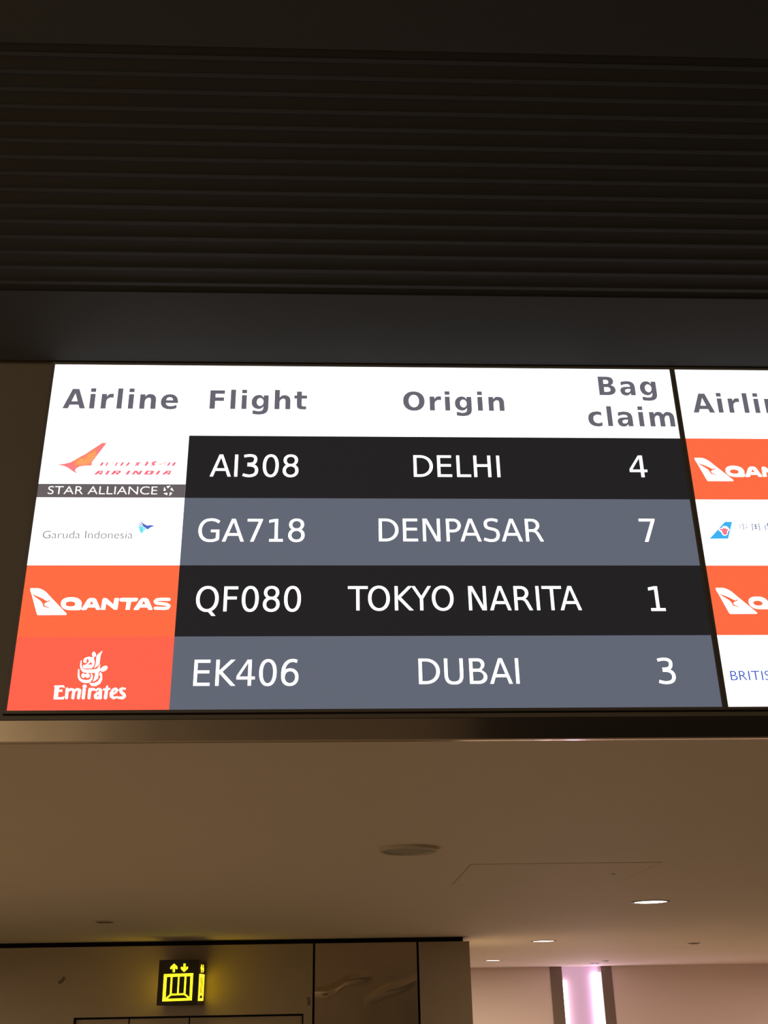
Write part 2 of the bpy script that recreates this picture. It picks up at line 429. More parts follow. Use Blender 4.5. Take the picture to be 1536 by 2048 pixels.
REG = {
 ' ': (651, []),
 'A': (1401, [[[(586, 1493), (815, 1493), (1384, 0), (1174, 0), (1038, 383), (365, 383), (229, 0), (16, 0)], [(700, 1294), (426, 551), (975, 551)]]]),
 'B': (1405, [[[(201, 1493)]+bow(719, 1130, 790, 1493)[:-3]+[(960, 790)]+bow(741, 1264, 0, 800)[3:]+[(201, 0)],
               [(403, 1327)]+bow(704, 925, 877, 1327)+[(403, 877)], [(403, 713)]+bow(727, 1052, 166, 713)+[(403, 166)]]]),
 'D': (1577, [[[(201, 1493)]+bow(616, 1481, 0, 1493, 24)+[(201, 0)], [(403, 1327)]+bow(640, 1268, 166, 1327, 24)+[(403, 166)]]]),
 'E': (1294, [[[(201, 1493), (1145, 1493), (1145, 1323), (403, 1323), (403, 881), (1114, 881), (1114, 711), (403, 711), (403, 170), (1163, 170), (1163, 0), (201, 0)]]]),
 'F': (1178, [[[(201, 1493), (1059, 1493), (1059, 1323), (403, 1323), (403, 883), (995, 883), (995, 713), (403, 713), (403, 0), (201, 0)]]]),
 'G': (1587, [[pen([(1384, 1272), (1240, 1366), (1050, 1424), (850, 1438), (560, 1378), (330, 1180), (222, 900), (212, 745), (222, 590), (330, 310), (560, 112), (850, 53), (1080, 76), (1240, 130), (1330, 178)], 205, 164)],
              [[(889, 614), (889, 780), (1419, 780), (1419, 139), (1330, 90), (1219, 205), (1219, 614)]]]),
 'H': (1540, [[[(201, 0), (201, 1493), (403, 1493), (403, 881), (1137, 881), (1137, 1493), (1339, 1493), (1339, 0), (1137, 0), (1137, 711), (403, 711), (403, 0)]]]),
 'I': (604, [[box(201, 403, 0, 1493)]]),
 'K': (1343, [[[(201, 1493), (403, 1493), (403, 862), (1073, 1493), (1333, 1493), (592, 797), (1386, 0), (1120, 0), (403, 719), (403, 0), (201, 0)]]]),
 'L': (1141, [[[(201, 1493), (403, 1493), (403, 170), (1130, 170), (1130, 0), (201, 0)]]]),
 'N': (1532, [[[(201, 1493), (473, 1493), (1135, 244), (1135, 1493), (1331, 1493), (1331, 0), (1059, 0), (397, 1249), (397, 0), (201, 0)]]]),
 'O': (1612, [[ell(806, 745, 691, 775, e=2.15), ell(806, 745, 478, 612, e=2.1)]]),
 'P': (1235, [[[(201, 1493)]+bow(657, 1165, 600, 1493)+[(403, 600), (403, 0), (201, 0)], [(403, 1327)]+bow(657, 952, 766, 1327)+[(403, 766)]]]),
 'Q': (1612, [[ell(806, 745, 691, 775, e=2.15), ell(806, 745, 478, 612, e=2.1)], [[(1000, 40), (1090, 27), (1356, -264), (1112, -264), (891, -25), (900, 60)]]]),
 'R': (1423, [[[(201, 1493)]+bow(623, 1136, 650, 1493)[:-2]+[(720, 640), (403, 631), (403, 0), (201, 0)], [(403, 1327)]+bow(623, 924, 797, 1327)+[(403, 797)]],
              [[(700, 720), (820, 690), (909, 700), (1010, 640), (1100, 520), (1364, 0), (1148, 0), (940, 415), (860, 545), (770, 612), (640, 640)]]]),
 'S': (1300, [[pen([(1100, 1346), (900, 1416), (690, 1438), (450, 1396), (312, 1270), (290, 1120), (340, 960), (490, 870), (700, 820), (900, 762), (1040, 660), (1086, 500), (1084, 400), (1030, 220), (880, 98), (660, 53), (420, 78), (160, 160)], 205, 166)]]),
 'T': (1251, [[[(-6, 1493), (1257, 1493), (1257, 1323), (727, 1323), (727, 0), (524, 0), (524, 1323), (-6, 1323)]]]),
 'U': (1499, [[pen([(279, 1493), (279, 1100), (279, 586), (300, 350), (390, 170), (550, 76), (750, 53), (950, 76), (1109, 170), (1199, 350), (1220, 586), (1220, 1100), (1220, 1493)], 203, 166)]]),
 'Y': (1251, [[[(-4, 1493), (213, 1493), (627, 879), (1038, 1493), (1255, 1493), (727, 711), (727, 0), (524, 0), (524, 711)]]]),
 '0': (1303, [[ell(652, 745, 517, 775, e=2.25), ell(652, 745, 311, 613, e=2.2)]]),
 '1': (1303, [[[(254, 170), (584, 170), (584, 1309), (225, 1237), (225, 1421), (582, 1493), (784, 1493), (784, 170), (1114, 170), (1114, 0), (254, 0)]]]),
 '3': (1303, [[pen([(196, 1378), (380, 1420), (590, 1438), (790, 1405), (920, 1310), (950, 1150), (900, 975), (770, 885), (610, 858), (430, 856)], 200, 166)],
              [pen([(430, 772), (640, 770), (860, 722), (1000, 590), (1038, 420), (990, 230), (840, 105), (600, 53), (380, 72), (150, 132)], 204, 168)]]),
 '4': (1303, [[[(721, 1493), (975, 1493), (975, 520), (1188, 520), (1188, 352), (975, 352), (975, 0), (774, 0), (774, 352), (100, 352), (100, 547)], [(774, 1317), (264, 520), (774, 520)]]]),
 '6': (1303, [[ell(662, 476, 512, 505, e=2.15), ell(668, 476, 310, 343, e=2.1)],
              [pen([(1080, 1382), (930, 1428), (800, 1438), (590, 1390), (400, 1230), (282, 980), (246, 700), (246, 520)], 205, 168)]]),
 '7': (1303, [[[(168, 1493), (1128, 1493), (1128, 1407), (586, 0), (375, 0), (885, 1323), (168, 1323)]]]),
 '8': (1303, [[ell(652, 421, 513, 450, e=2.15), ell(652, 420, 310, 289, e=2.1)], [ell(652, 1128, 470, 392, e=2.15), ell(652, 1113, 270, 251, e=2.1)]]),
}
BLD = {
 ' ': (713, []),
 'A': (1585, [[[(565, 1493), (1024, 1493), (1577, 0), (1190, 0), (1096, 272), (494, 272), (399, 0), (12, 0)], [(795, 1143), (590, 549), (999, 549)]]]),
 'B': (1561, [[[(188, 1493), (793, 1493), (1010, 1475), (1180, 1410), (1280, 1290), (1308, 1130), (1282, 970), (1205, 862), (1090, 805), (1250, 740), (1372, 615), (1413, 440), (1372, 245), (1235, 95), (1020, 15), (836, 0), (188, 0)],
               [(573, 907), (768, 907), (880, 930), (930, 1000), (937, 1063), (920, 1150), (860, 1205), (768, 1225), (573, 1225)],
               [(573, 268), (788, 268), (930, 290), (1008, 355), (1028, 451), (1002, 560), (920, 620), (788, 641), (573, 641)]]]),
 'F': (1399, [[[(188, 1493), (1227, 1493), (1227, 1202), (573, 1202), (573, 924), (1188, 924), (1188, 633), (573, 633), (573, 0), (188, 0)]]]),
 'O': (1741, [[ell(870, 745, 768, 775, e=2.2), ell(870, 745, 368, 496, e=2.1)]]),
 'a': (1382, [[[(1200, 639), (1200, 0), (840, 0), (840, 166), (760, 70), (640, -5), (490, -29), (310, 5), (165, 115), (88, 334), (110, 480), (190, 590), (330, 660), (580, 690), (842, 690), (842, 725), (820, 820), (740, 872), (600, 887), (420, 868), (244, 801), (175, 801), (175, 1073), (380, 1125), (639, 1147), (900, 1115), (1090, 1000), (1180, 830)],
               [(842, 504), (660, 504), (530, 475), (455, 415), (442, 333), (480, 255), (590, 217), (720, 245), (810, 330), (842, 461)]]]),
 'c': (1214, [[[(1077, 1085), (1077, 793), (950, 860), (800, 887), (620, 850), (500, 740), (461, 559), (500, 378), (620, 268), (800, 231), (950, 258), (1077, 326), (1077, 33), (920, -12), (752, -29), (470, 10), (250, 130), (130, 310), (88, 559), (130, 808), (250, 988), (470, 1108), (752, 1147), (920, 1130)]]]),
 'e': (1389, [[[(1290, 560), (1290, 461), (455, 461), (480, 350), (560, 270), (680, 228), (830, 222), (1010, 250), (1208, 336), (1208, 64), (1000, -5), (790, -29), (500, 5), (260, 130), (125, 330), (88, 559), (125, 780), (250, 980), (440, 1100), (692, 1147), (930, 1110), (1130, 990), (1250, 800)],
               [(460, 674), (926, 674), (905, 790), (830, 870), (700, 908), (570, 875), (490, 790)]]]),
 'g': (1466, [[[(936, 930), (850, 1060), (740, 1125), (578, 1147), (380, 1100), (220, 970), (120, 790), (88, 572), (120, 350), (220, 170), (380, 50), (578, 0), (740, 28), (860, 110), (936, 211), (936, 115), (905, -40), (810, -135), (635, -164), (470, -150), (320, -105), (184, -105), (184, -383), (400, -420), (666, -434), (960, -395), (1160, -280), (1260, -110), (1294, 113), (1294, 1120), (936, 1120)],
               ell(698, 574, 238, 312)]]),
 'h': (1458, [[[(172, 0), (172, 1556), (530, 1556), (530, 956), (620, 1060), (720, 1125), (871, 1147), (1060, 1110), (1200, 1010), (1280, 850), (1298, 682), (1298, 0), (939, 0), (939, 522), (932, 720), (905, 790), (860, 835), (795, 850), (690, 825), (590, 745), (540, 640), (530, 560), (530, 0)]]]),
 'i': (702, [[box(172, 530, 0, 1120)], [box(172, 530, 1264, 1556)]]),
 'l': (702, [[box(172, 530, 0, 1556)]]),
 'm': (2134, [[[(172, 0), (172, 1120), (530, 1120), (530, 956), (610, 1060), (700, 1125), (838, 1147), (1000, 1120), (1110, 1050), (1183, 936), (1260, 1040), (1370, 1120), (1512, 1147), (1720, 1110), (1870, 1000), (1940, 850), (1962, 682), (1962, 0), (1603, 0), (1603, 584), (1595, 740), (1560, 820), (1467, 850), (1370, 820), (1290, 720), (1247, 584), (1247, 0), (888, 0), (888, 588), (880, 745), (845, 822), (752, 850), (660, 820), (575, 720), (530, 590), (530, 0)]]]),
 'n': (1458, [[[(172, 0), (172, 1120), (530, 1120), (530, 956), (620, 1060), (720, 1125), (871, 1147), (1060, 1110), (1200, 1010), (1280, 850), (1298, 682), (1298, 0), (939, 0), (939, 522), (932, 720), (905, 790), (860, 835), (795, 850), (690, 825), (590, 745), (540, 640), (530, 560), (530, 0)]]]),
 'r': (1010, [[[(172, 0), (172, 1120), (530, 1120), (530, 936), (610, 1050), (710, 1125), (860, 1147), (930, 1147), (1004, 1139), (1004, 815), (940, 838), (866, 848), (740, 830), (620, 760), (550, 650), (530, 510), (530, 0)]]]),
 't': (979, [[[(205, 1438), (563, 1438), (563, 1120), (938, 1120), (938, 864), (563, 864), (563, 381), (575, 300), (610, 270), (700, 256), (887, 256), (887, 0), (575, 0), (420, 20), (300, 80), (230, 190), (205, 381), (205, 864), (25, 864), (25, 1120), (205, 1120)]]]),
}
KERN = {('T', 'O'): -90, ('T', 'A'): -150, ('K', 'Y'): -60, ('Y', 'O'): -70, ('P', 'A'): -140, ('A', 'Y'): -100}
_cache = {}
def glyphs(body, style):
    """filled outline of a line of text: 'regular' and 'bold' from the tables, 'plain' from the built-in face"""
    key = (body, style)
    if key in _cache: return _cache[key]
    if isinstance(style, str):
        tab, sp = (REG, 0) if style == 'regular' else (BLD, 85)
        mb = MB(); x = 0.0
        for i, ch in enumerate(body):
            adv, shapes = tab[ch]
            for loops in shapes: mb.poly(loops, lambda p: Vector((p[0]+x, p[1], 0)))
            x += adv+sp+(KERN.get((ch, body[i+1]), 0) if style == 'regular' and i+1 < len(body) else 0)
        r = ([(v.x, v.y) for v in mb.v], mb.f)
    else:
        cu = bpy.data.curves.new('lettering', 'FONT'); cu.body = body; cu.size = 1.0; cu.fill_mode = 'FRONT'; cu.offset = style; cu.resolution_u = 8
        o = bpy.data.objects.new('lettering', cu); COL.objects.link(o)
        dg = bpy.context.evaluated_depsgraph_get(); dg.update()
        me = bpy.data.meshes.new_from_object(o.evaluated_get(dg))
        r = ([(v.co.x, v.co.y) for v in me.vertices], [tuple(p.vertices) for p in me.polygons])
        bpy.data.objects.remove(o); bpy.data.curves.remove(cu); bpy.data.meshes.remove(me)
    _cache[key] = r
    return r
def text(name, body, left, right, top, bottom, material, parent, k=2, bold=0.0, dx=0.0, ref=None, label=None, span=None):
    """text whose outline fills the box given by photo pixels on the screen"""
    vs, fs = glyphs(body, bold)
    rv = glyphs(ref, bold)[0] if ref else vs
    x0, x1 = min(v[0] for v in rv), max(v[0] for v in rv); y0, y1 = min(v[1] for v in rv), max(v[1] for v in rv)
    X0, X1 = scr(*left)[0], scr(*right)[0]
    mx = (left[0]+right[0])/2
    Z1, Z0 = scr(mx, top)[1], scr(mx, bottom)[1]
    if span: fs = [f for f in fs if span[0] <= vs[f[0]][0] < span[1]]
    used = sorted({i for f in fs for i in f}); ren = {j: i for i, j in enumerate(used)}
    vs, fs = [vs[i] for i in used], [tuple(ren[i] for i in f) for f in fs]
    mb = MB(); y = layer(k)
    mb.add([(X0+(v[0]-x0)*(X1-X0)/(x1-x0)+dx, y, Z0+(v[1]-y0)*(Z1-Z0)/(y1-y0)) for v in vs], fs)
    o = mb.build(name, material, parent)
    if label: o['label'] = label
    return o
ZR = [SZ1, scr(768, 873.3)[1], scr(768, 997)[1], scr(768, 1130.8)[1], scr(768, 1272)[1], SZ0]
XC = (scr(379.3, 872)[0]+scr(337, 1421)[0])/2
def rect(x0, x1, z0, z1, k): return MB().add([(x0, layer(k), z0), (x1, layer(k), z0), (x1, layer(k), z1), (x0, layer(k), z1)], [(0, 1, 2, 3)])

def monitor(label, dx, tiles):
    x0, x1 = SX0+dx, SX1+dx
    t = thing('flight_display', label, 'screen', (x0+(x1-x0)/2, D+0.03, SZ0-BZ), 'flight displays side by side over the passage')
    h = MB(); a, b = BZ, 0.0018
    h.box(x0-a, x1+a, D+0.001, D+0.07, SZ0-a, SZ1+a)
    h.box(x0-a, x0, D-b, D+0.001, SZ0-a, SZ1+a); h.box(x1, x1+a, D-b, D+0.001, SZ0-a, SZ1+a)
    h.box(x0, x1, D-b, D+0.001, SZ0-a, SZ0); h.box(x0, x1, D-b, D+0.001, SZ1, SZ1+a)
    h.build('casing', M_bezel, t)
    head = rect(x0, x1, ZR[1], ZR[0], 0).build('heading_band', E_white, t)
    rows, tl = [], []
    for i in range(4):
        c = XC+dx
        rows.append(rect(c, x1, ZR[i+2], ZR[i+1], 0).build('flight_row', (E_black, E_slate)[i % 2], t))
        rows[-1]['label'] = ('black', 'slate grey')[i % 2]+' table row'
        tl.append(rect(x0, c, ZR[i+2], ZR[i+1], 0).build('airline_tile', tiles[i][0], t)); tl[-1]['label'] = tiles[i][1]
    return t, head, rows, tl

WHT, ORA, RED = (E_white, 'white logo tile'), (E_orange, 'orange red logo tile'), (E_red, 'red logo tile')
m1, head, rows, tl = monitor('bright flight arrivals screen listing DELHI, DENPASAR, TOKYO NARITA and DUBAI', 0.0, [WHT, WHT, ORA, RED])
m2, head2, rows2, tl2 = monitor('flight screen cut off by the right edge of the photo, only its logo column showing', PITCH, [ORA, WHT, ORA, WHT])
text('heading', 'Airline', (124.8, 816.3), (356.1, 805.7), 777.2, 818.6, E_head, head, bold='bold')
text('heading', 'Flight', (418.7, 818), (613.9, 819.8), 780, 829.6, E_head, head, bold='bold')
text('heading', 'Origin', (806.2, 803.3), (1009.3, 821.3), 783, 832.6, E_head, head, bold='bold')
text('heading', 'Bag', (1199.1, 790.8), (1314.5, 792), 754, 801.9, E_head, head, bold='bold')
text('heading', 'claim', (1176.1, 837.7), (1351.1, 852.9), 813, 853.9, E_head, head, bold='bold')
text('heading', 'Airline', (124.8, 816.3), (356.1, 805.7), 777.2, 818.6, E_head, head2, bold='bold', dx=PITCH)
text('flight_number', 'AI308', (419.3, 953.6), (596.9, 941.3), 908.9, 954.6, E_glyph, rows[0], bold='regular')
text('city_name', 'DELHI', (827.8, 953.6), (1000.9, 953.6), 911.3, 954.2, E_glyph, rows[0], bold='regular')
text('claim_number', '4', (1259.7, 944.8), (1294.9, 944.8), 911.5, 954.7, E_glyph, rows[0], bold='regular')
text('flight_number', 'GA718', (396.9, 1062), (609.2, 1071.6), 1037.3, 1084.4, E_glyph, rows[1], bold='regular')
text('city_name', 'DENPASAR', (757.9, 1082.3), (1087.9, 1083.3), 1037.0, 1084, E_glyph, rows[1], bold='regular')
text('claim_number', '7', (1279.5, 1060), (1311.5, 1060), 1038, 1083.9, E_glyph, rows[1], bold='regular')
text('flight_number', 'QF080', (392.3, 1199.6), (601.8, 1196.9), 1172.3, 1231.9, E_glyph, rows[2], bold='regular')
for sp_ in ((-99, 6900), (6900, 99999)):
    text('city_name', 'TOKYO NARITA', (695.9, 1178), (1164, 1220.9), 1171.7, 1221.8, E_glyph, rows[2], bold='regular', span=sp_)
text('claim_number', '1', (1301.6, 1221.4), (1331.3, 1220.6), 1173, 1222.2, E_glyph, rows[2], bold='regular')
text('flight_number', 'EK406', (386.2, 1372.4), (596.9, 1356.7), 1318.5, 1372.6, E_glyph, rows[3], bold='regular')
text('city_name', 'DUBAI', (838.1, 1367.9), (1039.4, 1367), 1317.1, 1369, E_glyph, rows[3], bold='regular')
text('claim_number', '3', (1317.5, 1362.6), (1351.1, 1353.4), 1315.7, 1368.5, E_glyph, rows[3], bold='regular')

# white tile with a pink wing, grey band below it
T = px_plane(2, 110, 875, 12.8)
T3 = px_plane(3, 110, 875, 12.8)
wing = [(70, 695), (235, 680), (400, 640), (520, 572), (640, 500), (760, 440), (1210, 143), (1325, 145), (960, 620), (945, 655), (945, 722), (790, 725),
        (650, 745), (560, 785), (520, 835), (525, 870), (560, 905), (640, 938), (520, 905), (440, 855), (330, 775), (240, 735), (160, 720)]
MB().poly([wing], T).build('wing_emblem', E_pink, tl[0])
fan = MB()
fan.poly([[(500, 600), (640, 520), (760, 500), (860, 400), (1060, 300), (1070, 420), (985, 540), (925, 625), (920, 705), (780, 712), (640, 722), (545, 750), (500, 700)]], T3)
fan.build('sunburst', E_amber, tl[0])
rays = MB()
T4 = px_plane(4, 110, 875, 12.8)
for (a, l0, l1) in ((-14, 110, 330), (0, 100, 315), (15, 95, 285), (31, 90, 250), (48, 85, 240), (66, 85, 225), (84, 85, 222), (101, 85, 235), (117, 85, 250), (132, 85, 250)):
    ca, sa = math.cos(math.radians(a)), math.sin(math.radians(a)); cx, cy = 740, 490
    w0, w1 = 8, 17
    rays.poly([[(cx+ca*l0-sa*w0, cy+sa*l0+ca*w0), (cx+ca*l1-sa*w1, cy+sa*l1+ca*w1), (cx+ca*l1+sa*w1, cy+sa*l1-ca*w1), (cx+ca*l0+sa*w0, cy+sa*l0-ca*w0)]], T4)
rays.build('sun_ray', E_peach, tl[0])
A = px_plane(2, 60, 860, 4.8)
let = MB()
def lets(mb, shapes, P):
    for s in shapes: mb.poly(s if isinstance(s[0][0], (list, tuple)) else [s], P)
lets(let, [
    [[(612, 430), (655, 392), (705, 392), (690, 430), (664, 430), (667, 421), (650, 421), (640, 430)], [(672, 402), (685, 402), (681, 411), (664, 411)]],
    [(718, 430), (745, 392), (772, 392), (745, 430)],
    [[(775, 430), (805, 392), (878, 392), (868, 415), (850, 418), (858, 430), (830, 430), (822, 418), (812, 418), (803, 430)], [(828, 401), (850, 401), (846, 409), (823, 409)]],
    [(915, 430), (942, 392), (970, 392), (943, 430)],
    [(975, 430), (1003, 392), (1030, 392), (1045, 412), (1060, 392), (1085, 392), (1058, 430), (1033, 430), (1015, 408), (1000, 430)],
    [[(1090, 430), (1118, 392), (1190, 392), (1192, 405), (1172, 430)], [(1140, 401), (1163, 401), (1150, 420), (1127, 420)]],
    [(1203, 430), (1230, 392), (1257, 392), (1230, 430)],
    [[(1265, 430), (1308, 392), (1358, 392), (1343, 430), (1317, 430), (1320, 421), (1303, 421), (1293, 430)], [(1325, 402), (1338, 402), (1334, 411), (1317, 411)]],
    # upper line of broken Devanagari strokes
    [(668, 346), (690, 311), (712, 311), (692, 346)], [(722, 346), (740, 312), (757, 312), (735, 350)], [(772, 318), (806, 311), (806, 316), (774, 322)],
    [(812, 346), (832, 311), (848, 311), (828, 346)], [(862, 346), (884, 311), (906, 311), (884, 346)], [(914, 348), (945, 311), (966, 311), (945, 340), (928, 348)],
    [(998, 350), (1024, 326), (1012, 314), (1050, 311), (1066, 316), (1040, 330), (1056, 346), (1030, 342)],
    [(1096, 346), (1122, 302), (1148, 300), (1128, 312), (1150, 311), (1140, 318), (1118, 346)],
    [(1150, 346), (1176, 330), (1162, 316), (1200, 300), (1232, 304), (1196, 318), (1200, 346), (1178, 342)],
    [(1240, 332), (1266, 322), (1266, 330), (1246, 338)], [(1272, 318), (1306, 311), (1308, 318), (1276, 324)],
    [(1312, 346), (1336, 311), (1354, 311), (1332, 346)], [(1358, 346), (1382, 311), (1406, 311), (1384, 346)]], A)
let.build('lettering', E_coral, tl[0])
band_z1, band_z0 = scr(230, 968.3)[1], scr(230, 996.3)[1]
rect(SX0, XC, max(band_z0, ZR[2]), band_z1, 1).build('alliance_band', E_band, tl[0])['label'] = 'grey band'
text('alliance_lettering', 'STAR ALLIANCE', (95.8, 985), (314.2, 987.5), 973.1, 988.8, E_glyph, tl[0], bold=-0.012)
st = MB()
for k in range(5):
    a = math.radians(-90+72*k); c = (1328+38*math.cos(a), 584+38*math.sin(a))
    u = (math.cos(a+1.15), math.sin(a+1.15)); v = (-u[1], u[0])
    st.poly([[(c[0]+u[0]*24, c[1]+u[1]*24), (c[0]-u[0]*10+v[0]*13, c[1]-u[1]*10+v[1]*13), (c[0]-u[0]*14-v[0]*10, c[1]-u[1]*14-v[1]*10)]], A)
st.build('alliance_star', E_glyph, tl[0])

# white tile with a blue bird
text('lettering', 'Garuda Indonesia', (85.4, 1072.7), (265, 1076.6), 1062, 1077.3, E_palegrey, tl[1], bold=-0.006)
B = px_plane(2, 60, 1020, 5.12)
bird = MB()
lets(bird, [[(1118, 116), (1140, 124), (1172, 146), (1200, 162), (1222, 157), (1250, 157), (1280, 167), (1250, 173), (1228, 184), (1206, 202), (1178, 182), (1130, 152), (1108, 138), (1126, 140), (1160, 160), (1140, 134)]], B)
bird.build('bird_wing', E_blue, tl[1])
feather = MB()
for k in range(5):
    y = 152+k*15; xa, xb = 1104+k*3-(k > 2)*4*(2-k), 1196-k*11
    feather.poly([[(xa, y), (xa+30, y+10), (xb, y+44-k*5), (xb-12, y+50-k*5), (xa+4, y+11)]], B)
feather.build('bird_feather', E_cyan, tl[1])
fm = MB()
fm.stroke([(1385, 200), (1398, 204)], 5, B); fm.stroke([(1352, 258), (1368, 264), (1376, 258)], 5, B)
fm.build('faint_mark', emit('screen_mark_faint', srgb(214, 212, 214), 1.0, False), tl[1])

# orange tiles with a white tail fin and a leaping animal in it
def fin_tile(tile, dx, dz):
    P = px_plane(2, 60, 1170, 17.07, dx, dz); P3 = px_plane(3, 60, 1170, 17.07, dx, dz)
    MB().poly([[(15, 130), (30, 118), (290, 118), (350, 132), (420, 162), (500, 208), (560, 255), (640, 345), (1240, 970), (1252, 1000), (1235, 1028), (275, 1032),
                (245, 1005), (230, 960), (62, 330), (20, 210)]], P).build('tail_fin_emblem', E_glyph, tile)
    MB().poly([[(48, 278), (110, 322), (170, 355), (300, 405), (440, 470), (560, 545), (632, 558), (648, 515), (708, 548), (650, 580), (560, 605), (490, 660), (502, 705),
                (620, 760), (750, 840), (570, 775), (455, 745), (430, 640), (370, 555), (270, 480), (150, 395)]], P3).build('leaping_figure', E_orange, tile)
    Q = px_plane(2, 50, 1160, 5.12, dx, dz)
    L = MB()
    L.poly([ell(475, 244, 106, 66, e=2.3), ell(467, 247, 50, 26, e=2.3)], Q)
    L.poly([[(490, 278), (540, 272), (582, 272), (574, 300), (556, 310), (470, 310)]], Q)
    lets(L, [
        [[(576, 305), (640, 203), (665, 186), (708, 186), (730, 200), (772, 298), (762, 308), (732, 306), (718, 283), (645, 283), (627, 307), (590, 310)], [(684, 214), (701, 252), (661, 252)]],
        [(777, 306), (795, 197), (808, 186), (838, 190), (906, 252), (917, 190), (928, 186), (964, 188), (947, 300), (935, 307), (912, 303), (832, 242), (823, 306)],
        [(972, 215), (972, 192), (985, 185), (1150, 185), (1158, 194), (1150, 214), (1138, 221), (1087, 223), (1072, 306), (1030, 306), (1042, 223), (985, 222)],
        [[(1112, 303), (1178, 205), (1202, 186), (1244, 186), (1264, 200), (1307, 298), (1296, 308), (1266, 306), (1252, 283), (1180, 283), (1163, 307), (1122, 309)], [(1216, 213), (1235, 251), (1196, 251)]]], Q)
    L.stroke([(1476, 200), (1400, 199), (1352, 203), (1332, 222), (1348, 239), (1400, 244), (1450, 250), (1476, 266), (1462, 288), (1420, 293), (1334, 290)], 30, Q)
    L.build('lettering', E_glyph, tile)
fin_tile(tl[2], 0, 0)
rd = lambda i: (ZR[i+1]+ZR[i+2])/2
fin_tile(tl2[0], PITCH, rd(0)-rd(2)); fin_tile(tl2[2], PITCH, 0)

# red tile with white calligraphy
E = px_plane(2, 100, 1280, 9.6)
cg = MB()
lets(cg, [[(845, 222), (872, 250), (886, 285), (878, 315), (852, 326), (848, 350), (820, 335), (822, 312), (806, 285), (814, 250)],
          [(1010, 208), (985, 265), (972, 300), (950, 468), (900, 515), (846, 542), (872, 490), (884, 440), (895, 310), (920, 278)],
          [[(642, 405), (655, 365), (690, 338), (750, 325), (815, 335), (848, 370), (860, 430), (842, 500), (800, 546), (660, 546), (630, 522), (640, 485), (690, 478), (758, 402), (710, 352), (700, 430), (682, 447), (650, 430)],
           [(790, 420), (822, 476), (720, 480)]],
          [(862, 600), (905, 560), (945, 500), (968, 470), (958, 530), (972, 575), (935, 625), (925, 735), (880, 775), (826, 806), (846, 745), (868, 665)],
          [(968, 615), (1000, 655), (1003, 760), (965, 838), (885, 886), (800, 886), (752, 828), (850, 832), (925, 795), (965, 725), (978, 705), (945, 672)]], E)
cg.stroke([(600, 405), (594, 500), (612, 560), (650, 592), (720, 602), (860, 598), (905, 580)], [18, 30, 40, 56, 64, 64, 50], E)
cg.stroke([(553, 572), (552, 700), (575, 755), (625, 790), (690, 800), (760, 792), (796, 750), (808, 700), (798, 655)], [22, 34, 42, 52, 56, 50, 38, 34, 22], E)
cg.disc2((1040, 553), 76, 44, E, 28, -0.6); cg.disc2((642, 686), 37, 44, E); cg.disc2((722, 686), 42, 44, E)
cg.build('calligraphy_emblem', E_glyph, tl[3])
em = MB()
lets(em, [[(82, 885), (100, 876), (265, 874), (292, 922), (235, 905), (182, 910), (172, 966), (222, 952), (242, 960), (236, 1000), (205, 992), (165, 996), (153, 1102), (220, 1102), (284, 1082), (262, 1142), (70, 1142), (92, 920)]], E)
em.stroke([(332, 945), (318, 1112)], 56, E); em.stroke([(462, 975), (440, 1112)], 56, E); em.stroke([(572, 970), (548, 1112)], 56, E)
em.stroke([(335, 985), (400, 948), (452, 958), (462, 985)], 44, E); em.stroke([(465, 985), (520, 948), (562, 955), (574, 985)], 44, E)
em.stroke([(658, 950), (640, 1112)], 60, E); em.disc2((668, 893), 38, 36, E)
em.stroke([(768, 950), (750, 1112)], 56, E); em.stroke([(770, 975), (808, 946), (850, 952)], 46, E)
em.stroke([(972, 965), (966, 1112)], 58, E); em.stroke([(888, 968), (925, 940), (962, 945), (972, 970)], 36, E)
em.stroke([(966, 1010), (905, 1030), (868, 1070), (876, 1108), (915, 1116), (958, 1090)], 50, E)
em.stroke([(1100, 890), (1088, 960), (1066, 1112)], [28, 56, 62], E); em.stroke([(1036, 952), (1142, 942)], 38, E)
em.stroke([(1190, 1052), (1262, 1012), (1292, 965), (1262, 934), (1212, 960), (1176, 1030), (1180, 1082), (1222, 1114), (1296, 1098)], [26, 34, 42, 40, 48, 58, 58, 50, 30], E)
em.stroke([(1440, 938), (1390, 932), (1352, 958), (1372, 1006), (1420, 1046), (1432, 1082), (1396, 1114), (1316, 1110)], [34, 42, 54, 56, 56, 56, 54, 42], E)
em.build('lettering', E_glyph, tl[3])

